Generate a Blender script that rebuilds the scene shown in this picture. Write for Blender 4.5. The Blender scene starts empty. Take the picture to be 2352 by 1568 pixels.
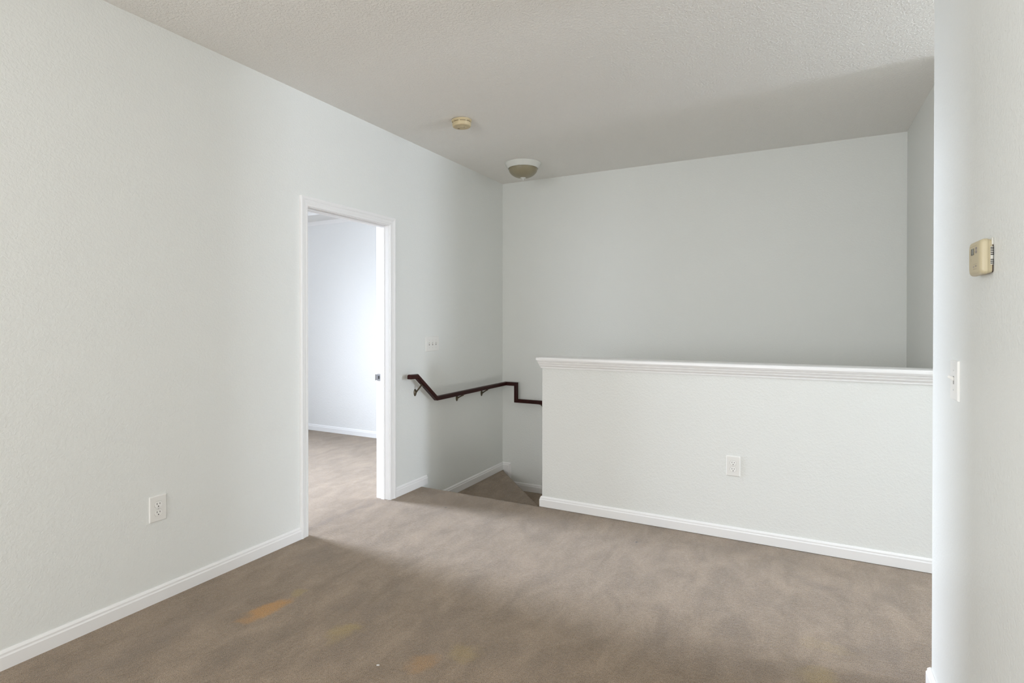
import bpy, bmesh, math, random
from mathutils import Vector, Matrix

S = bpy.context.scene
COL = S.collection
PI = math.pi

# ------------------------------------------------------------------ camera
cam_d = bpy.data.cameras.new('camera')
cam = bpy.data.objects.new('camera', cam_d)
COL.objects.link(cam)
S.camera = cam
cam_d.sensor_fit = 'HORIZONTAL'
cam_d.sensor_width = 36.0
cam_d.lens = 1266.73 / 2352 * 36.0
cam_d.shift_y = -(784 - 742.58) / 2352
cam_d.clip_start = 0.02
_f = Vector((-0.46202688, 0.88684994, -0.0053247))
_r = Vector((0.886862016, 0.462034335, 0.000194136))
_u = Vector((-0.00263236, 0.00463258, 0.9999858))
m = Matrix((( _r.x, _u.x, -_f.x, 0), (_r.y, _u.y, -_f.y, 0), (_r.z, _u.z, -_f.z, 1.3396), (0, 0, 0, 1)))
cam.matrix_world = m

# ------------------------------------------------------------------ view, world
S.view_settings.view_transform = 'Standard'
S.view_settings.look = 'None'
S.view_settings.exposure = 0.06
S.view_settings.gamma = 1.0
S.view_settings.use_curve_mapping = False
S.cycles.max_bounces = 10
S.cycles.diffuse_bounces = 8
S.cycles.sample_clamp_indirect = 6.0
w = bpy.data.worlds.new('world')
S.world = w
w.use_nodes = True
w.node_tree.nodes['Background'].inputs[0].default_value = (0.75, 0.86, 1.0, 1)
w.node_tree.nodes['Background'].inputs[1].default_value = 0.8


def area(name, loc, to, sx, sy, power, col, spread=180):
    """rectangular light"""
    d = bpy.data.lights.new(name, 'AREA')
    d.shape = 'RECTANGLE'
    d.size, d.size_y = sx, sy
    d.energy = power
    d.color = col
    d.spread = math.radians(spread)
    o = bpy.data.objects.new(name, d)
    COL.objects.link(o)
    o.location = loc
    o.rotation_euler = (Vector(to) - Vector(loc)).to_track_quat('-Z', 'Y').to_euler()
    return o


DAY = (0.86, 0.94, 1.08)
WARM = (1.0, 0.992, 0.978)
NEUT = (1.0, 0.995, 0.965)
# windows behind the camera, at the end of the hall and in the room past the doorway
area('daylight_rear', (-1.30, -2.78, 1.40), (-0.6, 2.0, 1.9), 1.9, 1.7, 62, WARM)
area('daylight_hall', (6.07, 3.13, 1.55), (0, 3.13, 2.1), 0.9, 1.7, 150, DAY)
area('daylight_side', (3.57, -0.75, 1.5), (0, -0.75, 2.6), 1.5, 1.4, 50, WARM)
area('daylight_bedroom', (-7.77, 2.62, 1.45), (-2.7, 2.84, 0.6), 1.3, 1.7, 132, DAY, 66)
area('daylight_bedroom_near', (-3.75, 0.33, 1.45), (-3.75, 5, 1.8), 1.6, 1.6, 40, DAY)

area('fill_left', (-2.69, -1.45, 1.5), (1.0, -0.6, 1.5), 1.4, 1.4, 60, (0.96, 0.98, 1.0))  # added fill that brightens the thermostat wall, set at an added window


def lamp(name, loc, power, radius, col):
    d = bpy.data.lights.new(name, 'POINT')
    d.energy = power
    d.shadow_soft_size = radius
    d.color = col
    o = bpy.data.objects.new(name, d)
    COL.objects.link(o)
    o.location = loc


# the ceiling lamps of the hall on the right and of the room behind the camera
lamp('lamp_hall', (2.0, 2.74, 2.57), 17, 0.05, NEUT)
lamp('lamp_room', (-0.15, -0.70, 2.57), 9, 0.06, NEUT)
area('fill_downstairs', (0.69, 4.37, -1.35), (-2.0, 4.37, -0.6), 1.0, 1.4, 17, NEUT)  # added fill for the stairwell, no opening behind it

# ------------------------------------------------------------------ materials
def lin(r, g, b):
    f = lambda c: (c / 255 / 12.92) if c / 255 <= 0.04045 else ((c / 255 + 0.055) / 1.055) ** 2.4
    return (f(r), f(g), f(b), 1.0)


def mat(name, col, rough=0.5, metal=0.0, spec=0.5):
    mt = bpy.data.materials.new(name)
    mt.use_nodes = True
    nt = mt.node_tree
    b = nt.nodes['Principled BSDF']
    b.inputs['Base Color'].default_value = col
    b.inputs['Roughness'].default_value = rough
    b.inputs['Metallic'].default_value = metal
    b.inputs['Specular IOR Level'].default_value = spec
    return mt, nt, b


def node(nt, kind, **kw):
    n = nt.nodes.new(kind)
    for k, v in kw.items():
        setattr(n, k, v)
    return n


def plaster(name, col, rough, scale, strength, dist, spec=0.4):
    mt, nt, b = mat(name, col, rough, spec=spec)
    L = nt.links
    tc = node(nt, 'ShaderNodeTexCoord')
    n1 = node(nt, 'ShaderNodeTexNoise')
    n1.inputs['Scale'].default_value = scale
    n1.inputs['Detail'].default_value = 2.5
    n1.inputs['Roughness'].default_value = 0.55
    n1.inputs['Distortion'].default_value = 0.6
    L.new(tc.outputs['Object'], n1.inputs['Vector'])
    cr = node(nt, 'ShaderNodeValToRGB')
    cr.color_ramp.elements[0].position = 0.40
    cr.color_ramp.elements[1].position = 0.62
    L.new(n1.outputs['Fac'], cr.inputs['Fac'])
    n2 = node(nt, 'ShaderNodeTexNoise')
    n2.inputs['Scale'].default_value = scale * 3.1
    n2.inputs['Detail'].default_value = 1.5
    L.new(tc.outputs['Object'], n2.inputs['Vector'])
    ad = node(nt, 'ShaderNodeMath', operation='MULTIPLY_ADD')
    ad.inputs[1].default_value = 0.40
    L.new(n2.outputs['Fac'], ad.inputs[0])
    L.new(cr.outputs['Color'], ad.inputs[2])
    bp = node(nt, 'ShaderNodeBump')
    bp.inputs['Strength'].default_value = strength
    bp.inputs['Distance'].default_value = dist
    L.new(ad.outputs[0], bp.inputs['Height'])
    L.new(bp.outputs['Normal'], b.inputs['Normal'])
    return mt


WALL = plaster('painted_wall_texture', (0.764, 0.780, 0.762, 1), 0.42, 88, 0.27, 0.0022)
CEIL = plaster('painted_ceiling_texture', (0.85, 0.836, 0.805, 1), 0.7, 85, 0.62, 0.0030, 0.25)
ROOM2 = plaster('painted_bedroom_wall', (0.76, 0.765, 0.76, 1), 0.5, 75, 0.25, 0.0022)
TRIM, _, _ = mat('white_gloss_trim', (0.83, 0.83, 0.83, 1), 0.28)
PLATE, _, _ = mat('white_plastic', (0.80, 0.795, 0.77, 1), 0.3)
SOCKET, _, _ = mat('socket_plastic', (0.86, 0.86, 0.84, 1), 0.3)
DARK, _, _ = mat('dark_slot', (0.012, 0.010, 0.009, 1), 0.6)
GREY, _, _ = mat('grey_toggle_gap', (0.30, 0.29, 0.27, 1), 0.5)
METALW, _, _ = mat('painted_screw', (0.62, 0.62, 0.60, 1), 0.35)
STEEL, _, _ = mat('brushed_steel', (0.30, 0.30, 0.31, 1), 0.38, 0.9)
BRASS, _, _ = mat('antique_brass', (0.12, 0.098, 0.066, 1), 0.4, 0.7)
BEIGE, _, _ = mat('aged_beige_plastic', (0.55, 0.48, 0.32, 1), 0.4)
YELLOWED, _, _ = mat('yellowed_plastic', (0.60, 0.50, 0.31, 1), 0.45)
SMOKED, _, _ = mat('smoke_detector_slots', (0.10, 0.065, 0.025, 1), 0.7)
LCD, _, _ = mat('grey_lcd', (0.15, 0.15, 0.12, 1), 0.2)
LCDD, _, _ = mat('dark_lcd_bezel', (0.05, 0.042, 0.025, 1), 0.3)
BTN, _, _ = mat('grey_button', (0.30, 0.27, 0.25, 1), 0.5)
INK, _, _ = mat('faded_print', (0.33, 0.27, 0.19, 1), 0.6)
ENAMEL, _, _ = mat('white_enamel', (0.72, 0.73, 0.70, 1), 0.25)
PAPER, _, _ = mat('white_paper', (0.85, 0.85, 0.85, 1), 0.8)
SMEAR, _, _ = mat('white_paint_smear', (0.64, 0.63, 0.58, 1), 0.5)
BROWN, _, _ = mat('dark_gap', (0.05, 0.03, 0.02, 1), 0.7)


def wood():
    mt, nt, b = mat('mahogany_varnish', (0.03, 0.006, 0.005, 1), 0.38, spec=0.16)
    L = nt.links
    tc = node(nt, 'ShaderNodeTexCoord')
    mp = node(nt, 'ShaderNodeMapping')
    mp.inputs['Scale'].default_value = (60, 6, 60)
    n = node(nt, 'ShaderNodeTexNoise')
    n.inputs['Scale'].default_value = 1.0
    n.inputs['Detail'].default_value = 4
    cr = node(nt, 'ShaderNodeValToRGB')
    cr.color_ramp.elements[0].color = (0.016, 0.003, 0.0025, 1)
    cr.color_ramp.elements[1].color = (0.042, 0.007, 0.005, 1)
    L.new(tc.outputs['Object'], mp.inputs['Vector'])
    L.new(mp.outputs[0], n.inputs['Vector'])
    L.new(n.outputs['Fac'], cr.inputs['Fac'])
    L.new(cr.outputs['Color'], b.inputs['Base Color'])
    return mt


WOOD = wood()


def frosted():
    mt, nt, b = mat('amber_frosted_glass', (0.285, 0.25, 0.165, 1), 0.34)
    L = nt.links
    tc = node(nt, 'ShaderNodeTexCoord')
    # fine ribs running up the bowl
    sx = node(nt, 'ShaderNodeSeparateXYZ')
    L.new(tc.outputs['Object'], sx.inputs[0])
    at = node(nt, 'ShaderNodeMath', operation='ARCTAN2')
    L.new(sx.outputs['Y'], at.inputs[0])
    L.new(sx.outputs['X'], at.inputs[1])
    mu = node(nt, 'ShaderNodeMath', operation='MULTIPLY')
    mu.inputs[1].default_value = 60
    L.new(at.outputs[0], mu.inputs[0])
    si = node(nt, 'ShaderNodeMath', operation='SINE')
    L.new(mu.outputs[0], si.inputs[0])
    bp = node(nt, 'ShaderNodeBump')
    bp.inputs['Strength'].default_value = 0.12
    bp.inputs['Distance'].default_value = 0.002
    L.new(si.outputs[0], bp.inputs['Height'])
    L.new(bp.outputs['Normal'], b.inputs['Normal'])
    return mt


GLASS = frosted()


def carpet():
    mt, nt, b = mat('beige_cut_pile_carpet', (0.3, 0.23, 0.18, 1), 0.95, spec=0.1)
    L = nt.links
    b.inputs['Sheen Weight'].default_value = 0.48
    b.inputs['Sheen Roughness'].default_value = 0.45
    tc = node(nt, 'ShaderNodeTexCoord')
    P = tc.outputs['Object']

    def noise(scale, detail=3, rough=0.55, vec=P, dist=0.0):
        n = node(nt, 'ShaderNodeTexNoise')
        n.inputs['Scale'].default_value = scale
        n.inputs['Detail'].default_value = detail
        n.inputs['Roughness'].default_value = rough
        n.inputs['Distortion'].default_value = dist
        L.new(vec, n.inputs['Vector'])
        return n.outputs['Fac']

    def ramp(fac, p0, p1, c0=(0, 0, 0, 1), c1=(1, 1, 1, 1)):
        r = node(nt, 'ShaderNodeValToRGB')
        r.color_ramp.elements[0].position = p0
        r.color_ramp.elements[1].position = p1
        r.color_ramp.elements[0].color = c0
        r.color_ramp.elements[1].color = c1
        L.new(fac, r.inputs['Fac'])
        return r.outputs['Color']

    def mix(fac, a, c, blend='MIX'):
        mx = node(nt, 'ShaderNodeMix', data_type='RGBA', blend_type=blend)
        if isinstance(fac, float):
            mx.inputs[0].default_value = fac
        else:
            L.new(fac, mx.inputs[0])
        for s, v in ((6, a), (7, c)):
            if isinstance(v, tuple):
                mx.inputs[s].default_value = v
            else:
                L.new(v, mx.inputs[s])
        return mx.outputs[2]

    mp = node(nt, 'ShaderNodeMapping')
    mp.inputs['Scale'].default_value = (1.5, 0.75, 1)
    mp.inputs['Rotation'].default_value = (0, 0, 0.18)
    L.new(P, mp.inputs['Vector'])
    big = ramp(noise(5.0, 6, 0.66, mp.outputs[0], 0.5), 0.36, 0.66)
    tuft = ramp(noise(330, 2, 0.7), 0.37, 0.65)
    mid = ramp(noise(70, 3, 0.6), 0.35, 0.68)
    col = mix(big, (0.172, 0.107, 0.046, 1), (0.350, 0.248, 0.152, 1))
    col = mix(0.30, col, mix(mid, (0.175, 0.108, 0.050, 1), (0.395, 0.283, 0.180, 1)))
    col = mix(0.9, col, mix(tuft, (0.28, 0.25, 0.22, 1), (1.52, 1.52, 1.52, 1)), 'MULTIPLY')
    # soiling, spills, darker patches and painted shade with shapes of their own: (x, y, rx, ry, rot, colour, amount)
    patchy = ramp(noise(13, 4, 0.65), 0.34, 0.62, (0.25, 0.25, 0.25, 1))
    sep = node(nt, 'ShaderNodeVectorMath', operation='ADD')
    wv = node(nt, 'ShaderNodeTexNoise')
    wv.inputs['Scale'].default_value = 9
    wv.inputs['Detail'].default_value = 3
    L.new(P, wv.inputs['Vector'])
    off = node(nt, 'ShaderNodeVectorMath', operation='MULTIPLY_ADD')
    off.inputs[1].default_value = (0.13, 0.20, 0)
    off.inputs[2].default_value = (-0.065, -0.10, 0)
    L.new(wv.outputs['Color'], off.inputs[0])
    L.new(P, sep.inputs[0])
    L.new(off.outputs[0], sep.inputs[1])
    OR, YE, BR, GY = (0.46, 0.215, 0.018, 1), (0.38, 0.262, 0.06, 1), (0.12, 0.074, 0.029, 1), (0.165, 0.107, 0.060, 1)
    stains_and_shade = [
        (-2.185, 1.765, 0.050, 0.105, 0.05, OR, 0.95), (-2.205, 1.655, 0.035, 0.05, 0.0, OR, 0.55),
        (-2.17, 1.92, 0.035, 0.05, 0.1, YE, 0.55), (-1.735, 1.77, 0.060, 0.085, 0.0, YE, 0.62),
        (-1.305, 1.745, 0.055, 0.065, 0.0, OR, 0.42), (-1.20, 1.865, 0.075, 0.08, 0.0, YE, 0.45),
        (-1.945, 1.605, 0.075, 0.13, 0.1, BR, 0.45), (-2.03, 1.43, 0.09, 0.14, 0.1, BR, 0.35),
        (0.075, 2.36, 0.08, 0.07, 0.0, YE, 0.45), (0.10, 2.60, 0.13, 0.05, 0.0, YE, 0.16),
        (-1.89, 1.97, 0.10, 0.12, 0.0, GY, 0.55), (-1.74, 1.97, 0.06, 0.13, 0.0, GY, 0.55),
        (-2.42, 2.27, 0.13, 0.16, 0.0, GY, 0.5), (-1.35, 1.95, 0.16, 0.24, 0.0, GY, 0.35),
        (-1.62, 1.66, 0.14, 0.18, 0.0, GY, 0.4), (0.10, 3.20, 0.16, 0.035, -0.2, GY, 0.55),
        (-0.10, 2.86, 0.10, 0.03, 0.0, GY, 0.3), (-2.20, 3.42, 0.34, 0.16, 0.0, GY, 0.35),  # last entry and the next one darken the carpet by the stair nosing
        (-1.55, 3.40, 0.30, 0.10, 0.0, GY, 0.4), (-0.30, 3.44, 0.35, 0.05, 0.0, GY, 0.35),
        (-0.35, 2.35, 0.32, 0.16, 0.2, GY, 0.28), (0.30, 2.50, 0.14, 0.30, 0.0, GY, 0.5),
        (-2.40, 1.35, 0.08, 0.45, 0.05, GY, 0.5), (-2.79, 2.85, 0.035, 0.55, 0.0, GY, 0.75),  # doorway strip: crease shading painted into the carpet colour
        (-2.36, 1.05, 0.12, 0.35, 0.0, BR, 0.28), (-0.95, 1.95, 0.22, 0.16, 0.0, GY, 0.3),  # brown along the left wall: soiling that also paints in shade
        (-2.245, 3.28, 0.010, 0.010, 0.0, DKC, 0.8), (-0.87, 3.30, 0.008, 0.012, 0.0, DKC, 0.8),
    ]
    for (x, y, rx, ry, rot, c, amt) in stains_and_shade:
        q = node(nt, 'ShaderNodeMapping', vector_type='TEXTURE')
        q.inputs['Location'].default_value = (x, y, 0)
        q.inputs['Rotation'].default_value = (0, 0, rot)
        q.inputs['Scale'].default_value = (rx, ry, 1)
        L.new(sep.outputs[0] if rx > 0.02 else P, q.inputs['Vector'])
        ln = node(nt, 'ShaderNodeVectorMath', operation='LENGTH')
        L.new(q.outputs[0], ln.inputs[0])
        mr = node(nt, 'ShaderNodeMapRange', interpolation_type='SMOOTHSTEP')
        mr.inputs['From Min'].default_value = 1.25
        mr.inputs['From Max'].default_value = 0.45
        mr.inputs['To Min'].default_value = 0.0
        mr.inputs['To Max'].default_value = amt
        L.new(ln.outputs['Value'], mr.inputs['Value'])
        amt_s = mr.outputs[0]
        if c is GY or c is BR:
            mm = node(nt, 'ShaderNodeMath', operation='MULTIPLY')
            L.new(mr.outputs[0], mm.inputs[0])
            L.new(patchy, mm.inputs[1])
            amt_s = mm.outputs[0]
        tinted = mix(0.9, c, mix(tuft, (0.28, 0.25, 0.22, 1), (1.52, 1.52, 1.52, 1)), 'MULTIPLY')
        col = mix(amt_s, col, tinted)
    L.new(col, b.inputs['Base Color'])
    ad = node(nt, 'ShaderNodeMath', operation='MULTIPLY_ADD')
    ad.inputs[1].default_value = 0.9
    L.new(mid, ad.inputs[0])
    L.new(tuft, ad.inputs[2])
    bp = node(nt, 'ShaderNodeBump')
    bp.inputs['Strength'].default_value = 0.55
    bp.inputs['Distance'].default_value = 0.004
    L.new(ad.outputs[0], bp.inputs['Height'])
    L.new(bp.outputs['Normal'], b.inputs['Normal'])
    return mt


DKC = (0.03, 0.02, 0.02, 1)
CARPET = carpet()

# ------------------------------------------------------------------ mesh helpers
def obj(name, bm, material, parent=None, smooth=False, kind=None):
    bmesh.ops.recalc_face_normals(bm, faces=bm.faces[:])
    me = bpy.data.meshes.new(name)
    bm.to_mesh(me)
    bm.free()
    for mm in (material if isinstance(material, (list, tuple)) else [material]):
        me.materials.append(mm)
    if smooth:
        for p in me.polygons:
            p.use_smooth = True
        try:
            me.set_sharp_from_angle(angle=math.radians(32))
        except Exception:
            pass
    o = bpy.data.objects.new(name, me)
    COL.objects.link(o)
    if parent:
        o.parent = parent
    if kind:
        o['kind'] = kind
    return o


def struct(name, bm, material, parent=None, smooth=False):
    return obj(name, bm, material, parent, smooth, None if parent else 'structure')


def thing(name, label, cat, loc=(0, 0, 0), rot=(0, 0, 0), group=None):
    o = bpy.data.objects.new(name, None)
    o.empty_display_size = 0.05
    COL.objects.link(o)
    o.location = loc
    o.rotation_euler = rot
    tag(o, label, cat, group)
    return o


def tag(o, label, cat, group=None):
    o['label'] = label
    o['category'] = cat
    if group:
        o['group'] = group


def box(bm, x0, x1, y0, y1, z0, z1, bev=0.0, seg=2, edges=None):
    vs = [bm.verts.new(c) for c in ((x0, y0, z0), (x1, y0, z0), (x1, y1, z0), (x0, y1, z0),
                                    (x0, y0, z1), (x1, y0, z1), (x1, y1, z1), (x0, y1, z1))]
    fs = [bm.faces.new([vs[i] for i in q]) for q in
          ((3, 2, 1, 0), (4, 5, 6, 7), (0, 1, 5, 4), (1, 2, 6, 5), (2, 3, 7, 6), (3, 0, 4, 7))]
    if bev:
        es = list({e for f in fs for e in f.edges})
        if edges:
            es = [e for e in es if edges(e)]
        bmesh.ops.bevel(bm, geom=es, offset=bev, segments=seg, profile=0.5, affect='EDGES')
    return fs


def prism(bm, pts, z0, z1):
    lo = [bm.verts.new((x, y, z0)) for x, y in pts]
    hi = [bm.verts.new((x, y, z1)) for x, y in pts]
    n = len(pts)
    bm.faces.new(lo[::-1])
    top = bm.faces.new(hi)
    for i in range(n):
        bm.faces.new((lo[i], lo[(i + 1) % n], hi[(i + 1) % n], hi[i]))
    return top


def lathe(bm, prof, seg=64):
    """prof: list of (r, z); r == 0 closes"""
    rings = []
    for r, z in prof:
        if r < 1e-6:
            rings.append([bm.verts.new((0, 0, z))])
        else:
            rings.append([bm.verts.new((r * math.cos(2 * PI * k / seg), r * math.sin(2 * PI * k / seg), z)) for k in range(seg)])
    for a, b in zip(rings, rings[1:]):
        for k in range(seg):
            k2 = (k + 1) % seg
            if len(a) == 1 and len(b) == 1:
                continue
            if len(a) == 1:
                bm.faces.new((a[0], b[k], b[k2]))
            elif len(b) == 1:
                bm.faces.new((a[k], a[k2], b[0]))
            else:
                bm.faces.new((a[k], a[k2], b[k2], b[k]))


def sweep(bm, path, prof, frames, cap=True):
    """mitred extrusion. path: points; prof: closed list of (a, b); frames: per segment (A, B) unit vectors."""
    n = len(path)
    P = [Vector(p) for p in path]
    D = [(P[i + 1] - P[i]).normalized() for i in range(n - 1)]
    rings = []
    for i in range(n):
        s = min(i, n - 2)
        A, B = Vector(frames[s][0]), Vector(frames[s][1])
        d = D[s]
        if 0 < i < n - 1:
            mN = (D[i - 1] + D[i])
        else:
            mN = d
        ring = []
        for a, b in prof:
            off = A * a + B * b
            t = -off.dot(mN) / d.dot(mN)
            ring.append(bm.verts.new(P[i] + off + d * t))
        rings.append(ring)
    k = len(prof)
    for r0, r1 in zip(rings, rings[1:]):
        for j in range(k):
            bm.faces.new((r0[j], r0[(j + 1) % k], r1[(j + 1) % k], r1[j]))
    if cap:
        bm.faces.new(rings[0])
        bm.faces.new(rings[-1][::-1])


def tube(bm, pts, rad, seg=12):
    P = [Vector(p) for p in pts]
    rings = []
    for i, p in enumerate(P):
        d = ((P[min(i + 1, len(P) - 1)] - P[max(i - 1, 0)])).normalized()
        ref = Vector((0, 0, 1)) if abs(d.z) < 0.95 else Vector((0, 1, 0))
        a = d.cross(ref).normalized()
        b = a.cross(d)
        r = rad[i] if isinstance(rad, (list, tuple)) else rad
        rings.append([bm.verts.new(p + a * r * math.cos(2 * PI * k / seg) + b * r * math.sin(2 * PI * k / seg)) for k in range(seg)])
    for r0, r1 in zip(rings, rings[1:]):
        for j in range(seg):
            bm.faces.new((r0[j], r0[(j + 1) % seg], r1[(j + 1) % seg], r1[j]))
    bm.faces.new(rings[0][::-1])
    bm.faces.new(rings[-1])


def B():
    return bmesh.new()


# ------------------------------------------------------------------ dimensions
H = 2.743                      # ceiling
XL, XLo = -2.713, -2.828       # wall with the doorway
YB = 4.998                     # stairwell back wall
YK, YKo = 3.620, 3.735         # knee wall
XK = -1.643                    # knee wall end
XG = 0.708                     # wall at the right of the stairwell
XT, YT0, YT1 = 0.430, 1.330, 2.485   # thermostat wall
ZB = -2.35                     # bottom of the stairwell
DY0, DY1, DZ = 2.455, 3.222, 2.045   # doorway
XR, YN = 3.60, -2.80
XH = 6.10                      # end of the hall
#          # far right / rear walls
BX, BY0, BY1 = -7.80, 0.30, 4.859    # bedroom

# ------------------------------------------------------------------ floor
bm = B()
JT = 0.020
ynose = YK - 0.022
pts = [(BX, BY0), (XLo, BY0), (XLo, YN), (XR, YN), (XR, YT1), (XH, YT1), (XH, YK), (XK, YK), (XK, ynose), (XL, ynose), (XLo, ynose), (XLo, BY1), (BX, BY1)]
vs = [bm.verts.new((x, y, 0)) for x, y in pts]
f = bm.faces.new(vs)
# rounded carpet nosing over the top riser
R0 = 0.024
prof = [(ynose + R0 * math.sin(t), -R0 + R0 * math.cos(t)) for t in [PI * k / 12 for k in range(0, 13)]] + [(ynose + 0.004, -0.056), (ynose + 0.004, -0.20)]
prev = None
for y, z in prof:
    cur = (bm.verts.new((XL, y, z)), bm.verts.new((XK, y, z)))
    if prev:
        bm.faces.new((prev[0], prev[1], cur[1], cur[0]))
    prev = cur
bmesh.ops.remove_doubles(bm, verts=bm.verts[:], dist=1e-5)
struct('floor', bm, CARPET, smooth=True)

# ------------------------------------------------------------------ ceilings
bm = B()
box(bm, XLo, XR, YN, YB + 0.1, H, H + 0.1)
box(bm, XR, XH, YT1, YKo, H, H + 0.1)
struct('ceiling', bm, CEIL)
# bedroom tray ceiling
bm = B()
zs, w_ = 2.535, 0.34
box(bm, BX, XLo, BY1 - w_, BY1, zs, zs + 0.3)
box(bm, BX, XLo, BY0, BY0 + w_, zs, zs + 0.3)
box(bm, BX, BX + w_, BY0 + w_, BY1 - w_, zs, zs + 0.3)
box(bm, XLo - w_, XLo, BY0 + w_, BY1 - w_, zs, zs + 0.3)
box(bm, BX + w_, XLo - w_, BY0 + w_, BY1 - w_, zs + 0.2, zs + 0.3)
struct('ceiling_bedroom', bm, ROOM2)

# ------------------------------------------------------------------ walls
bm = B()
box(bm, XLo, XL, YN, -2.17, 0, H)
box(bm, XLo, XL, -2.17, -0.73, 0, 0.78)
box(bm, XLo, XL, -2.17, -0.73, 2.22, H)
box(bm, XLo, XL, -0.73, DY0 - JT, 0, H)
box(bm, XLo, XL, DY0 - JT, DY1 + JT, DZ + JT, H)
box(bm, XLo, XL, DY1 + JT, ynose, 0, H)
box(bm, XLo, XL, ynose, YB + 0.1, ZB, H)
struct('wall_left', bm, WALL)

bm = B()
box(bm, XL, XG + 0.115, YB, YB + 0.1, ZB, H)
struct('wall_back', bm, WALL)

bm = B()
vert = lambda e: abs((e.verts[0].co - e.verts[1].co).normalized().z) > 0.9
box(bm, XG, XG + 0.115, YK, YB, ZB, H, 0.006, 2, vert)
box(bm, XG + 0.110, XH, YK, YKo, 0, H)
struct('wall_right', bm, WALL, smooth=True)

bm = B()
box(bm, XK, XG, YK, YKo, ZB, 1.0555, 0.007, 3, lambda e: vert(e) and e.verts[0].co.x < XK + 0.01)
struct('wall_stair', bm, WALL, smooth=True)

bm = B()
box(bm, XT, XH, YT0, YT1, 0, H, 0.008, 3, vert)
struct('wall_partition', bm, WALL, smooth=True)


def holed_wall(bm, axis, lo, hi, holes, t0, t1, z1=H):
    """wall slab along axis ('x' or 'y') from lo to hi with window holes (a0, a1, z0, z1)"""
    def bb(a0, a1, z0, zz):
        if a1 - a0 < 1e-4 or zz - z0 < 1e-4:
            return
        if axis == 'x':
            box(bm, a0, a1, t0, t1, z0, zz)
        else:
            box(bm, t0, t1, a0, a1, z0, zz)
    cur = lo
    for (a0, a1, z0, zt) in sorted(holes):
        bb(cur, a0, 0, z1)
        bb(a0, a1, 0, z0)
        bb(a0, a1, zt, z1)
        cur = a1
    bb(cur, hi, 0, z1)


bm = B()
holed_wall(bm, 'x', XLo, XR, [(-2.30, -0.30, 0.75, 2.55)], YN - 0.12, YN)
struct('wall_rear', bm, WALL)
bm = B()
holed_wall(bm, 'y', YN, YT0, [(-1.52, 0.02, 0.78, 2.22)], XR, XR + 0.12)
holed_wall(bm, 'y', YT1, YK, [(2.66, 3.60, 0.68, 2.42)], XH, XH + 0.12)
struct('wall_far_right', bm, WALL)
bm = B()
box(bm, BX, XLo, BY1, BY1 + 0.1, 0, 2.84)
struct('wall_bedroom_back', bm, ROOM2)
bm = B()
holed_wall(bm, 'y', BY0, BY1, [(1.95, 3.29, 0.58, 2.32)], BX - 0.12, BX, 2.84)
struct('wall_bedroom_left', bm, ROOM2)
bm = B()
holed_wall(bm, 'x', BX, XLo, [(-4.57, -2.93, 0.63, 2.27)], BY0 - 0.12, BY0, 2.84)
struct('wall_bedroom_front', bm, ROOM2)
# the stairwell's lower floor
bm = B()
box(bm, XL, XG, YKo, YB, ZB - 0.1, ZB)
struct('floor_lower', bm, CARPET)


# window frames (behind the camera and out of the frame; daylight comes through them)
def window(n, axis, a0, a1, z0, z1, t0, t1):
    bm = B()
    def bb(p0, p1, q0, q1, e=0.0):
        if axis == 'x':
            box(bm, p0, p1, t0 + e, t1 - e, q0, q1)
        else:
            box(bm, t0 + e, t1 - e, p0, p1, q0, q1)
    f = 0.012
    bb(a0, a0 + f, z0, z1)
    bb(a1 - f, a1, z0, z1)
    bb(a0 + f, a1 - f, z0, z0 + f)
    bb(a0 + f, a1 - f, z1 - f, z1)
    struct('window_%d' % n, bm, TRIM)


window(1, 'x', -2.30, -0.30, 0.75, 2.55, YN - 0.12, YN)
window(2, 'y', -1.52, 0.02, 0.78, 2.22, XR, XR + 0.12)
window(3, 'y', 2.66, 3.60, 0.68, 2.42, XH, XH + 0.12)
window(6, 'y', -2.17, -0.73, 0.78, 2.22, XLo, XL)  # added window, put in for the left fill light
window(4, 'y', 1.95, 3.29, 0.58, 2.32, BX - 0.12, BX)
window(5, 'x', -4.57, -2.93, 0.63, 2.27, BY0 - 0.12, BY0)

# ------------------------------------------------------------------ baseboards
BT, BH = 0.014, 0.073
BPROF = [(0, 0), (BT, 0), (BT, 0.050), (BT - 0.0022, 0.0535), (BT - 0.0035, 0.0565), (BT - 0.0035, 0.0635),
         (BT - 0.0055, 0.0665), (BT - 0.0085, 0.0705), (BT - 0.0105, BH), (0, BH)]


def baseboard(name, path, outs, z=0.0, hscale=1.0, thick=1.0):
    bm = B()
    pr = [(a * thick, b * hscale) for a, b in BPROF]
    sweep(bm, [(x, y, z) for x, y in path], pr, [((ox, oy, 0), (0, 0, 1)) for ox, oy in outs])
    return struct(name, bm, TRIM)


CW = 0.062      # casing width
baseboard('baseboard_left', [(XL, YN), (XL, DY0 - CW)], [(1, 0)])
baseboard('baseboard_left_stair', [(XL, DY1 + CW + 0.002), (XL, 3.688)], [(1, 0)])
baseboard('baseboard_stair', [(XK, YK + 0.004), (XK, YK), (XG, YK), (XH, YK)], [(-1, 0), (0, -1), (0, -1)], z=0.003)
baseboard('baseboard_partition', [(XH, YT1), (XT, YT1), (XT, YT0), (XR, YT0)], [(0, 1), (-1, 0), (0, -1)])
baseboard('baseboard_rear', [(XL, YN), (XR, YN)], [(0, 1)])
baseboard('baseboard_bedroom', [(BX, BY1), (XLo, BY1)], [(0, -1)], hscale=1.0)
Z1, Z2 = -0.195, -0.380
bm = B()
q_ = XL + 0.099 - 0.078
sweep(bm, [(XL, 3.64, Z1), (XL, YB, Z1), (q_, YB, Z1), (q_, YB, Z1 - 0.185)], [(a, b * 1.07) for a, b in BPROF],
      [((1, 0, 0), (0, 0, 1)), ((0, -1, 0), (0, 0, 1)), ((0, -1, 0), (1, 0, 0))])
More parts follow.
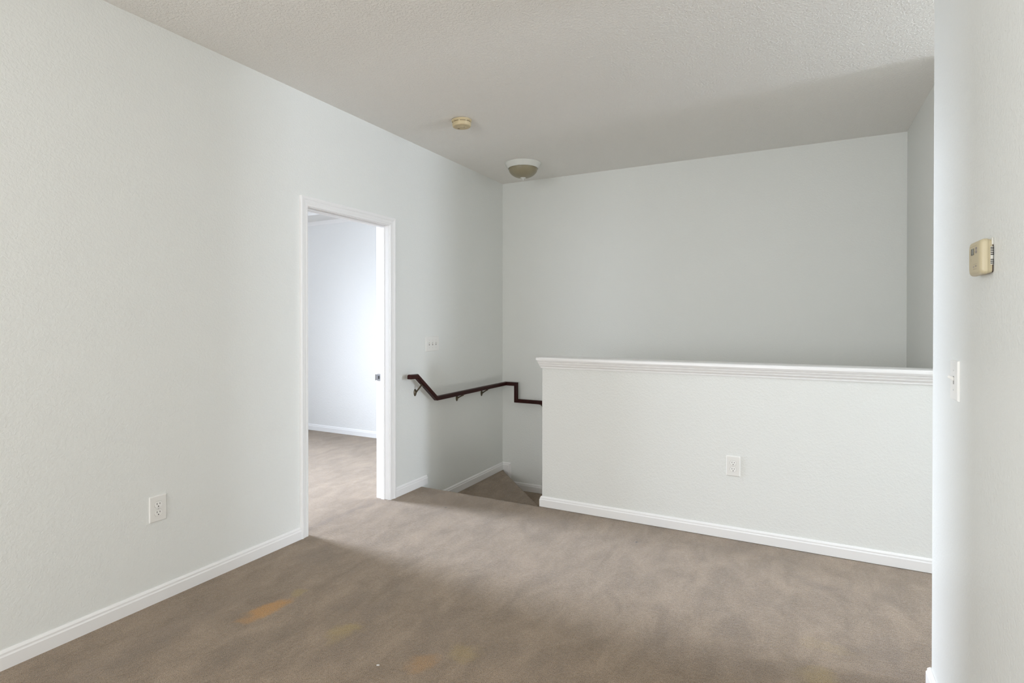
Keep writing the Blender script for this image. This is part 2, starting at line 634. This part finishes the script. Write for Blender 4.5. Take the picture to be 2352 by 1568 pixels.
struct('baseboard_winder', bm, TRIM)
baseboard('baseboard_lower', [(XL + 0.099, YB), (XK, YB)], [(0, -1)], z=Z2, hscale=1.07)

# ------------------------------------------------------------------ door frame
door = bpy.data.objects.new('door_1', None)
COL.objects.link(door)
door.location = (XL, (DY0 + DY1) / 2, 0)
door['kind'] = 'structure'


def under(o, parent):
    o.parent = parent
    o.matrix_parent_inverse = Matrix.Translation(parent.location).inverted()
    return o


def casing(name, x, nx):
    bm = B()
    # (across outward from the opening, thickness out of the wall)
    r = 0.004
    pr = [(r, 0), (r, 0.009), (r + 0.003, 0.0105), (0.018, 0.0115), (0.0205, 0.0095), (0.024, 0.0105), (0.036, 0.0135),
          (0.0385, 0.012), (0.042, 0.0145), (0.050, 0.0172), (CW - 0.005, 0.0172), (CW, 0.0145), (CW, 0)]
    path = [(x, DY0, 0), (x, DY0, DZ), (x, DY1, DZ), (x, DY1, 0)]
    N = (nx, 0, 0)
    sweep(bm, path, pr, [((0, -1, 0), N), ((0, 0, 1), N), ((0, 1, 0), N)])
    return under(obj(name, bm, TRIM), door)


casing('casing', XL, 1)
casing('casing_bedroom_side', XLo, -1)
bm = B()
sweep(bm, [(XL, DY0, 0), (XL, DY0, DZ), (XL, DY1, DZ), (XL, DY1, 0)],
      [(0, 0.001), (JT, 0.001), (JT, -0.116), (0, -0.116)],
      [((0, -1, 0), (1, 0, 0)), ((0, 0, 1), (1, 0, 0)), ((0, 1, 0), (1, 0, 0))])
under(obj('jamb', bm, TRIM), door)
bm = B()
sweep(bm, [(XL, DY0, 0), (XL, DY0, DZ), (XL, DY1, DZ), (XL, DY1, 0)],
      [(-0.011, -0.043), (-0.008, -0.038), (-0.0005, -0.038), (-0.0005, -0.068), (-0.011, -0.068)],
      [((0, -1, 0), (1, 0, 0)), ((0, 0, 1), (1, 0, 0)), ((0, 1, 0), (1, 0, 0))])
under(obj('door_stop', bm, TRIM), door)
# strike plate on the far jamb with its curved lip
bm = B()
box(bm, -2.822, -2.796, DY1 - 0.0022, DY1 - 0.0002, 0.884, 0.938, 0.0006, 1)
sp = under(obj('strike_plate', bm, STEEL), door)
sp['label'] = 'steel strike plate'
bm = B()
sweep(bm, [(-2.821, DY1 - 0.0012, 0.911), (-2.833, DY1 - 0.0022, 0.911), (-2.839, DY1 - 0.007, 0.911)],
      [(0.022, 0.0008), (0.022, -0.0008), (-0.022, -0.0008), (-0.022, 0.0008)],
      [((0, 0, 1), (0, 1, 0))] * 2)
lip = obj('strike_lip', bm, STEEL)
lip.parent = sp
bm = B()
box(bm, -2.816, -2.803, DY1 - 0.0030, DY1 - 0.0021, 0.900, 0.922)
h_ = obj('latch_hole', bm, DARK)
h_.parent = sp
for zz in (0.890, 0.932):
    bm = B()
    lathe(bm, [(0, 0.0012), (0.0025, 0.0008), (0.0035, 0)], 16)
    bmesh.ops.rotate(bm, verts=bm.verts[:], matrix=Matrix.Rotation(PI / 2, 3, 'X'))
    bmesh.ops.translate(bm, verts=bm.verts[:], vec=(-2.807, DY1 - 0.0022, zz))
    s_ = obj('screw', bm, METALW)
    s_.parent = sp

# ------------------------------------------------------------------ crown moulding in the bedroom
bm = B()
cp = [(0, 2.497), (0.006, 2.497), (0.010, 2.505), (0.022, 2.517), (0.034, 2.527), (0.040, 2.535), (0, 2.535)]
sweep(bm, [(BX, BY1, 0), (XLo, BY1, 0)], cp, [((0, -1, 0), (0, 0, 1))])
struct('trim_2', bm, TRIM)
bm = B()
cp = [(-0.003, 2.536), (-0.004, 2.560), (-0.014, 2.572), (-0.014, 2.600), (-0.001, 2.600), (-0.001, 2.536)]
sweep(bm, [(BX + w_, BY1 - w_, 0), (XLo - w_, BY1 - w_, 0)], [(a - 0.0, b) for a, b in cp], [((0, 1, 0), (0, 0, 1))])
struct('trim_3', bm, TRIM)

# ------------------------------------------------------------------ knee wall cap and moulding
cap = bpy.data.objects.new('trim_1', None)
COL.objects.link(cap)
cap.location = (XK, YK, 1.055)
cap['kind'] = 'structure'
OV = 0.036
bm = B()
box(bm, XK - OV, XG, YK - OV, YKo + OV, 1.0555, 1.0765, 0.0095, 4,
    lambda e: (e.verts[0].co.z > 1.07 and e.verts[1].co.z > 1.07 and max(e.verts[0].co.x, e.verts[1].co.x) < XG + 1 and not (min(e.verts[0].co.x, e.verts[1].co.x) > XG - 0.001))
    or (vert(e) and e.verts[0].co.x < XK))
under(obj('cap_board', bm, TRIM, smooth=True), cap)
bm = B()
mp_ = [(0, 0.998), (0.007, 0.998), (0.008, 1.003), (0.0065, 1.0055), (0.010, 1.012), (0.0155, 1.019), (0.0145, 1.022), (0.0185, 1.030), (0.0225, 1.0365), (0.0215, 1.0395),
       (0.026, 1.046), (0.0275, 1.0555), (0, 1.0555)]
sweep(bm, [(XG, YK, 0), (XK, YK, 0), (XK, YKo, 0), (XG, YKo, 0)], mp_,
      [((0, -1, 0), (0, 0, 1)), ((-1, 0, 0), (0, 0, 1)), ((0, 1, 0), (0, 0, 1))])
under(obj('bed_moulding', bm, TRIM), cap)

# ------------------------------------------------------------------ staircase
st = thing('staircase', 'carpeted winder staircase going down behind the white half wall', 'stairs', (XL, YK, Z1))


def tread(pts, z, drop):
    bm = B()
    top = prism(bm, pts, z - drop, z)
    bmesh.ops.bevel(bm, geom=list(top.edges), offset=0.016, segments=4, profile=0.5, affect='EDGES')
    under(obj('tread', bm, CARPET, smooth=True), st)


RIS = -Z2 + Z1
g_ = 0.003
tread([(XL + g_, YK - 0.012), (XK - g_, YK - 0.012), (XK - g_, 3.868), (XL + g_, YB - g_)], Z1, RIS + 0.02)
tread([(XL + g_, YB - g_), (XK - g_, 3.868), (XK + 0.02, 3.868), (XK + 0.02, YB - g_)], Z2, RIS + 0.02)
z = Z2
x = XK
for k in range(9):
    z -= 0.19
    if z - 0.19 < ZB:
        break
    x2 = min(x + 0.265, XG - g_)
    tread([(x + (0.0 if k else 0.021), YKo + g_), (x2, YKo + g_), (x2, YB - g_), (x + (0.0 if k else 0.021), YB - g_)], z, 0.21)
    x = x2 - 0.0

# ------------------------------------------------------------------ handrail
hr = thing('handrail', 'dark mahogany stair handrail bracketed along the stairwell walls', 'handrail', (-2.643, 3.374, 0.91))
bm = B()
a_, b_, c_ = 0.0185, 0.018, 0.006
rp = [(-a_, -b_ + 0.003), (-a_ + 0.003, -b_), (a_ - 0.003, -b_), (a_, -b_ + 0.003), (a_, b_ - 0.012), (a_ - 0.003, b_ - 0.005), (a_ - 0.009, b_ - 0.001),
      (0, b_), (-a_ + 0.009, b_ - 0.001), (-a_ + 0.003, b_ - 0.005), (-a_, b_ - 0.012)]
path = [(-2.643, 3.374, 0.908), (-2.643, 3.468, 0.905), (-2.643, 3.727, 0.702), (-2.643, YB - 0.07, 0.702),
        (-2.518, YB - 0.07, 0.702), (-2.518, YB - 0.07, 0.536), (-1.35, YB - 0.07, 0.536)]
fr = []
for i in range(6):
    d = (Vector(path[i + 1]) - Vector(path[i])).normalized()
    n_ = Vector((1, 0, 0)) if i < 3 else Vector((0, -1, 0))
    fr.append((n_, n_.cross(d)))
sweep(bm, path, rp, fr)
rail = under(obj('rail', bm, WOOD, smooth=True), hr)
for i, (px, py, zr, zp, back) in enumerate(((XL, 3.535, 0.852, 0.766, 0), (XL, 4.140, 0.702, 0.648, 0), (XL, 4.572, 0.702, 0.641, 0), (-2.245, YB, 0.536, 0.475, 1))):
    # local frame: n out of the wall, t along the wall
    n_ = Vector((0, -1, 0)) if back else Vector((1, 0, 0))
    t_ = Vector((1, 0, 0)) if back else Vector((0, 1, 0))
    P0 = Vector((px, py, zp))
    zu = zr - b_
    bm = B()
    arm = []
    top = Vector((px, py, zu - 0.004)) + n_ * 0.070
    for k in range(9):
        s = k / 8
        q = P0 + n_ * (0.006 + 0.056 * s) + Vector((0, 0, (zu - 0.008 - zp) * (s ** 1.05)))
        arm.append(q)
    arm.append(top + Vector((0, 0, -0.002)))
    tube(bm, arm, [0.0085, 0.0075, 0.0065, 0.006, 0.0058, 0.0058, 0.006, 0.0065, 0.007, 0.007], 12)
    br = under(obj('bracket', bm, BRASS, smooth=True), hr)
    if i == 0:
        br['label'] = 'aged brass wall bracket'
    bm = B()
    lathe(bm, [(0, 0.010), (0.006, 0.0095), (0.010, 0.007), (0.0145, 0.005), (0.0165, 0.002), (0.0165, 0.0)], 24)
    bmesh.ops.scale(bm, verts=bm.verts[:], vec=(1.05, 1.75, 1))
    M = Matrix((t_, Vector((0, 0, 1)), n_)).transposed()
    bmesh.ops.rotate(bm, verts=bm.verts[:], matrix=M)
    bmesh.ops.translate(bm, verts=bm.verts[:], vec=P0)
    q = obj('wall_flange', bm, BRASS, smooth=True)
    q.parent = br
    bm = B()
    box(bm, -0.022, 0.022, -0.008, 0.008, -0.0035, 0.0, 0.0012, 1)
    ang = math.atan2(0.203, 0.259) if i == 0 else 0.0
    M = Matrix((t_, n_, Vector((0, 0, 1)))).transposed()
    bmesh.ops.rotate(bm, verts=bm.verts[:], matrix=Matrix.Rotation(ang, 3, 'Y'))
    bmesh.ops.rotate(bm, verts=bm.verts[:], matrix=M)
    bmesh.ops.translate(bm, verts=bm.verts[:], vec=Vector((px, py, zu - (0.0055 if i == 0 else 0.0))) + n_ * 0.070)
    q = obj('saddle', bm, BRASS)
    q.parent = br


# ------------------------------------------------------------------ wall plates: local x along the wall, local z up, local -y out of the wall
def cover(bm, w, h, t=0.0062):
    box(bm, -w / 2, w / 2, -t, 0.0, -h / 2, h / 2, 0.0042, 3, lambda e: e.verts[0].co.y < -t + 1e-5 and e.verts[1].co.y < -t + 1e-5)


def disc(bm, x, z, r, y0, y1, seg=20, sx=1.0, sz=1.0, cut=None):
    lo, hi = [], []
    for k in range(seg):
        cx, cz = r * math.cos(2 * PI * k / seg) * sx, r * math.sin(2 * PI * k / seg) * sz
        if cut:
            cz = max(-cut, min(cut, cz))
        lo.append(bm.verts.new((x + cx, y0, z + cz)))
        hi.append(bm.verts.new((x + cx, y1, z + cz)))
    bm.faces.new(lo)
    bm.faces.new(hi[::-1])
    for k in range(seg):
        k2 = (k + 1) % seg
        bm.faces.new((lo[k], lo[k2], hi[k2], hi[k]))


def outlet(label, loc, rz):
    t = thing('electrical_outlet', label, 'outlet', loc, (0, 0, rz), 'duplex outlets on the walls')
    bm = B()
    cover(bm, 0.0795, 0.1225)
    obj('cover_plate', bm, PLATE, t)
    for zc in (0.0195, -0.0195):
        bm = B()
        disc(bm, 0, zc, 0.0178, -0.0058, -0.0078, 40, cut=0.0145)
        r = obj('receptacle', bm, SOCKET, t)
        # fine shadow gap round the insert
        bm = B()
        disc(bm, 0, zc, 0.0186, -0.0056, -0.00635, 40, cut=0.0153)
        obj('insert_gap', bm, GREY, r)
        for xs, hh in ((-0.0066, 0.0042), (0.0066, 0.0034)):
            bm = B()
            box(bm, xs - 0.0012, xs + 0.0012, -0.0081, -0.0077, zc + 0.0035 - hh, zc + 0.0035 + hh)
            obj('blade_slot', bm, DARK, r)
        bm = B()
        disc(bm, 0, zc - 0.0088, 0.0026, -0.0077, -0.0081, 16)
        obj('ground_hole', bm, DARK, r)
    bm = B()
    disc(bm, 0, 0, 0.0028, -0.006, -0.0074, 16)
    obj('screw', bm, METALW, t)
    return t


outlet('white duplex outlet low on the long left wall, nearest the camera', (XL, 1.548, 0.4445), PI / 2)
outlet('white duplex outlet low on the half wall beside the stairs', (-0.357, YK, 0.4490), 0)


def switch(label, loc, rz, n, ups, w, h):
    t = thing('light_switch', label, 'light switch', loc, (0, 0, rz), 'toggle light switches')
    bm = B()
    cover(bm, w, h)
    obj('cover_plate', bm, PLATE, t)
    for i in range(n):
        xc = (i - (n - 1) / 2) * 0.047
        bm = B()
        box(bm, xc - 0.0055, xc + 0.0055, -0.0066, -0.0055, -0.0125, 0.0125)
        tg = obj('toggle_slot', bm, GREY, t)
        up = ups[i]
        bm = B()
        box(bm, -0.0040, 0.0040, -0.0165, 0.002, -0.0050, 0.0050, 0.0012, 2)
        for v in bm.verts:
            if v.co.y < -0.010:
                v.co.x *= 0.85
                v.co.z *= 0.75
        bmesh.ops.rotate(bm, verts=bm.verts[:], matrix=Matrix.Rotation(-0.5 * up, 3, 'X'))
        bmesh.ops.translate(bm, verts=bm.verts[:], vec=(xc, -0.0062, 0.0035 * up))
        obj('toggle', bm, PLATE, tg)
        for zs_ in (0.0302, -0.0302):
            bm = B()
            disc(bm, xc, zs_, 0.0027, -0.006, -0.0073, 14)
            obj('screw', bm, METALW, t)
    return t


switch('white three gang toggle switch plate above the handrail by the doorway', (XL, 3.7663, 1.1460), PI / 2, 3, (1, 1, 1), 0.183, 0.1225)
switch('white single toggle switch plate below the thermostat on the right wall', (XT, 2.1440, 1.1555), -PI / 2, 1, (1,), 0.088, 0.1225)

# ------------------------------------------------------------------ thermostat (local x along the wall, -y out of it)
th = thing('thermostat', 'yellowed beige thermostat on the right wall above the light switch', 'thermostat', (XT, 1.828, 1.5015), (0, 0, -PI / 2))
W2, H2 = 0.055, 0.0445


def rrect(w, h, r, n=6):
    pts = []
    for cx, cz, a0 in ((w - r, h - r, 0), (-w + r, h - r, PI / 2), (-w + r, -h + r, PI), (w - r, -h + r, 3 * PI / 2)):
        for k in range(n + 1):
            a = a0 + PI / 2 * k / n
            pts.append((cx + r * math.cos(a), cz + r * math.sin(a)))
    return pts


def stack(bm, layers):
    rings = [[bm.verts.new((x, y, z)) for x, z in pts] for y, pts in layers]
    for a, b in zip(rings, rings[1:]):
        n = len(a)
        for k in range(n):
            bm.faces.new((a[k], a[(k + 1) % n], b[(k + 1) % n], b[k]))
    bm.faces.new(rings[0])
    bm.faces.new(rings[-1][::-1])


# local +x runs away from the camera-side end of the wall: world -Y is local +x when rz = -90deg
bm = B()
stack(bm, [(-0.0005, rrect(W2 - 0.004, H2 - 0.004, 0.006)), (-0.003, rrect(W2 - 0.004, H2 - 0.004, 0.006))])
obj('gap_shade_plate', bm, BROWN, th)  # dark plate painting in the shadow gap behind the thermostat
bm = B()
box(bm, W2 - 0.010, W2 - 0.0015, -0.0045, -0.0005, 0.028, H2 + 0.001, 0.0008, 1)
obj('paint_chip', bm, SMEAR, th)
bm = B()
stack(bm, [(-0.003, rrect(W2 - 0.0035, H2 - 0.0035, 0.007)), (-0.0118, rrect(W2 - 0.0006, H2 - 0.0006, 0.008))])
base = obj('base', bm, BEIGE, th)
bm = B()
stack(bm, [(-0.0122, rrect(W2, H2, 0.009)), (-0.0200, rrect(W2 - 0.0003, H2 - 0.0003, 0.009)), (-0.0235, rrect(W2 - 0.0020, H2 - 0.002, 0.010)),
           (-0.0262, rrect(W2 - 0.0050, H2 - 0.005, 0.011)), (-0.0275, rrect(W2 - 0.0090, H2 - 0.009, 0.012)), (-0.0280, rrect(W2 - 0.014, H2 - 0.014, 0.012))])
body = obj('front_cover', bm, BEIGE, th, smooth=True)
# vents in the near end of the base
for zz in (1.5222, 1.5182, 1.5137, 1.5092, 1.5047, 1.4922, 1.4877, 1.4832):
    bm = B()
    box(bm, W2 - 0.008, W2 - 0.0004, -0.0068, -0.0008, zz - 1.5015 - 0.0011, zz - 1.5015 + 0.0011)
    obj('vent_slot', bm, DARK, base)
bm = B()
box(bm, W2 - 0.012, W2 - 0.0008, -0.0070, -0.0015, -0.022, 0.024, 0.001, 1)
obj('paint_smear', bm, SMEAR, base)


def front(name, y0, y1, z0, z1, material, parent, d=0.0006):
    bm = B()
    box(bm, 1.828 - y1, 1.828 - y0, -0.0280 - d, -0.0276, z0 - 1.5015, z1 - 1.5015, 0.0002, 1)
    return obj(name, bm, material, parent)


ds = front('display', 1.8265, 1.8525, 1.5103, 1.5270, LCDD, th)
front('lcd', 1.8275, 1.8430, 1.5113, 1.5262, LCD, ds, 0.0009)
front('nameplate_line', 1.800, 1.8687, 1.5325, 1.5330, INK, th, 0.0003)
for (yc, zc, rx, rz_) in ((1.8055, 1.5250, 0.0075, 0.0036), (1.8068, 1.5165, 0.0078, 0.0040)):
    bm = B()
    disc(bm, 1.828 - yc, zc - 1.5015, 1.0, -0.0276, -0.0290, 24, rx, rz_)
    obj('button', bm, BTN, th)
for (yc, zc) in ((1.8275, 1.4785), (1.8075, 1.4800)):
    bm = B()
    box(bm, 1.828 - yc - 0.003, 1.828 - yc + 0.003, -0.0292, -0.0276, zc - 1.5015 - 0.0022, zc - 1.5015 + 0.0022, 0.0006, 1)
    obj('slide_switch', bm, BTN, th)
front('printed_legend', 1.801, 1.834, 1.4722, 1.4730, INK, th, 0.0003)
front('printed_legend', 1.801, 1.832, 1.4852, 1.4858, INK, th, 0.0003)
front('printed_legend', 1.8500, 1.8590, 1.5000, 1.5007, INK, th, 0.0003)
front('printed_legend', 1.8500, 1.8560, 1.4963, 1.4970, INK, th, 0.0003)

# ------------------------------------------------------------------ smoke detector
sd = thing('smoke_detector', 'yellowed round smoke detector on the ceiling in front of the light', 'smoke detector', (-2.104, 3.272, H), (math.radians(1.5), math.radians(-2.0), 0.3))
bm = B()
lathe(bm, [(0, -0.001), (0.069, -0.001), (0.0705, -0.004), (0.0695, -0.009), (0.066, -0.011), (0, -0.011)], 64)
obj('mounting_plate', bm, YELLOWED, sd, smooth=True)
bm = B()
lathe(bm, [(0, -0.010), (0.0655, -0.010), (0.0665, -0.013), (0.0645, -0.017), (0.0640, -0.020), (0.0655, -0.022), (0.0652, -0.039), (0.0640, -0.0435),
           (0.0610, -0.0465), (0.056, -0.0478), (0.040, -0.0482), (0.0385, -0.0476), (0.0365, -0.0476), (0.0350, -0.0485), (0, -0.0485)], 72)
sb = obj('housing', bm, YELLOWED, sd, smooth=True)
for k in range(8):
    bm = B()
    n = 8
    a0 = 2 * PI * k / 8 + 0.07
    a1 = 2 * PI * (k + 1) / 8 - 0.07
    vs = []
    for j in range(n + 1):
        a = a0 + (a1 - a0) * j / n
        vs.append([bm.verts.new((r * math.cos(a), r * math.sin(a), zz)) for r, zz in ((0.0655, -0.0170), (0.0655, -0.0198), (0.062, -0.0198), (0.062, -0.0170))])
    for u, v in zip(vs, vs[1:]):
        for j in range(4):
            bm.faces.new((u[j], u[(j + 1) % 4], v[(j + 1) % 4], v[j]))
    bm.faces.new(vs[0]); bm.faces.new(vs[-1][::-1])
    obj('vent_slot', bm, SMOKED, sb)


def facedown(name, x, y, rx, ry, z0, z1, material, parent):
    bm = B()
    lo = [bm.verts.new((x + rx * math.cos(2 * PI * k / 20), y + ry * math.sin(2 * PI * k / 20), z0)) for k in range(20)]
    hi = [bm.verts.new((v.co.x, v.co.y, z1)) for v in lo]
    bm.faces.new(lo); bm.faces.new(hi)
    for k in range(20):
        bm.faces.new((lo[k], lo[(k + 1) % 20], hi[(k + 1) % 20], hi[k]))
    return obj(name, bm, material, parent)


facedown('sounder_slot', -0.029, 0.025, 0.009, 0.005, -0.0450, -0.0487, SMOKED, sb)
facedown('indicator_window', 0.017, 0.002, 0.004, 0.003, -0.048, -0.0491, SMOKED, sb)
facedown('test_button', 0.0, -0.006, 0.010, 0.010, -0.048, -0.0500, YELLOWED, sd)
facedown('rating_mark', -0.040, -0.006, 0.005, 0.0016, -0.0465, -0.0480, INK, sb)

# ------------------------------------------------------------------ flush ceiling light
cl = thing('ceiling_light', 'white rimmed flush ceiling light with amber frosted bowl in the stairwell', 'ceiling light', (-2.195, 4.427, H))
bm = B()
lathe(bm, [(0, -0.0005), (0.1600, -0.0005), (0.1612, -0.004), (0.1600, -0.008), (0.1480, -0.026), (0.1385, -0.041), (0.1350, -0.047), (0.1325, -0.048), (0.1300, -0.0465),
           (0.1290, -0.040), (0, -0.040)], 80)
obj('rim', bm, ENAMEL, cl, smooth=True)
bm = B()
pr = [(0.1285, -0.041), (0.1285, -0.050)]
for k in range(1, 15):
    a = PI / 2 * k / 15
    pr.append((0.1285 * math.cos(a) ** 0.90, -0.050 - 0.079 * math.sin(a) ** 1.10))
pr += [(0, -0.129)]
lathe(bm, pr, 96)
obj('glass_bowl', bm, GLASS, cl, smooth=True)
bm = B()
lathe(bm, [(0, -0.127), (0.024, -0.1255), (0.0255, -0.128), (0.020, -0.132), (0.009, -0.136), (0.0055, -0.139), (0.0062, -0.143), (0.0078, -0.147), (0.0065, -0.152), (0, -0.1545)], 32)
obj('finial', bm, ENAMEL, cl, smooth=True)

# ------------------------------------------------------------------ scrap of paper on the carpet
bm = B()
box(bm, -0.0055, 0.0055, -0.003, 0.003, 0, 0.002, 0.0007, 1)
o = obj('paper_scrap', bm, PAPER)
o.location = (-1.448, 1.653, 0.001)
o.rotation_euler = (0.05, 0.12, 0.7)
tag(o, 'tiny white paper scrap lying on the beige carpet', 'scrap')
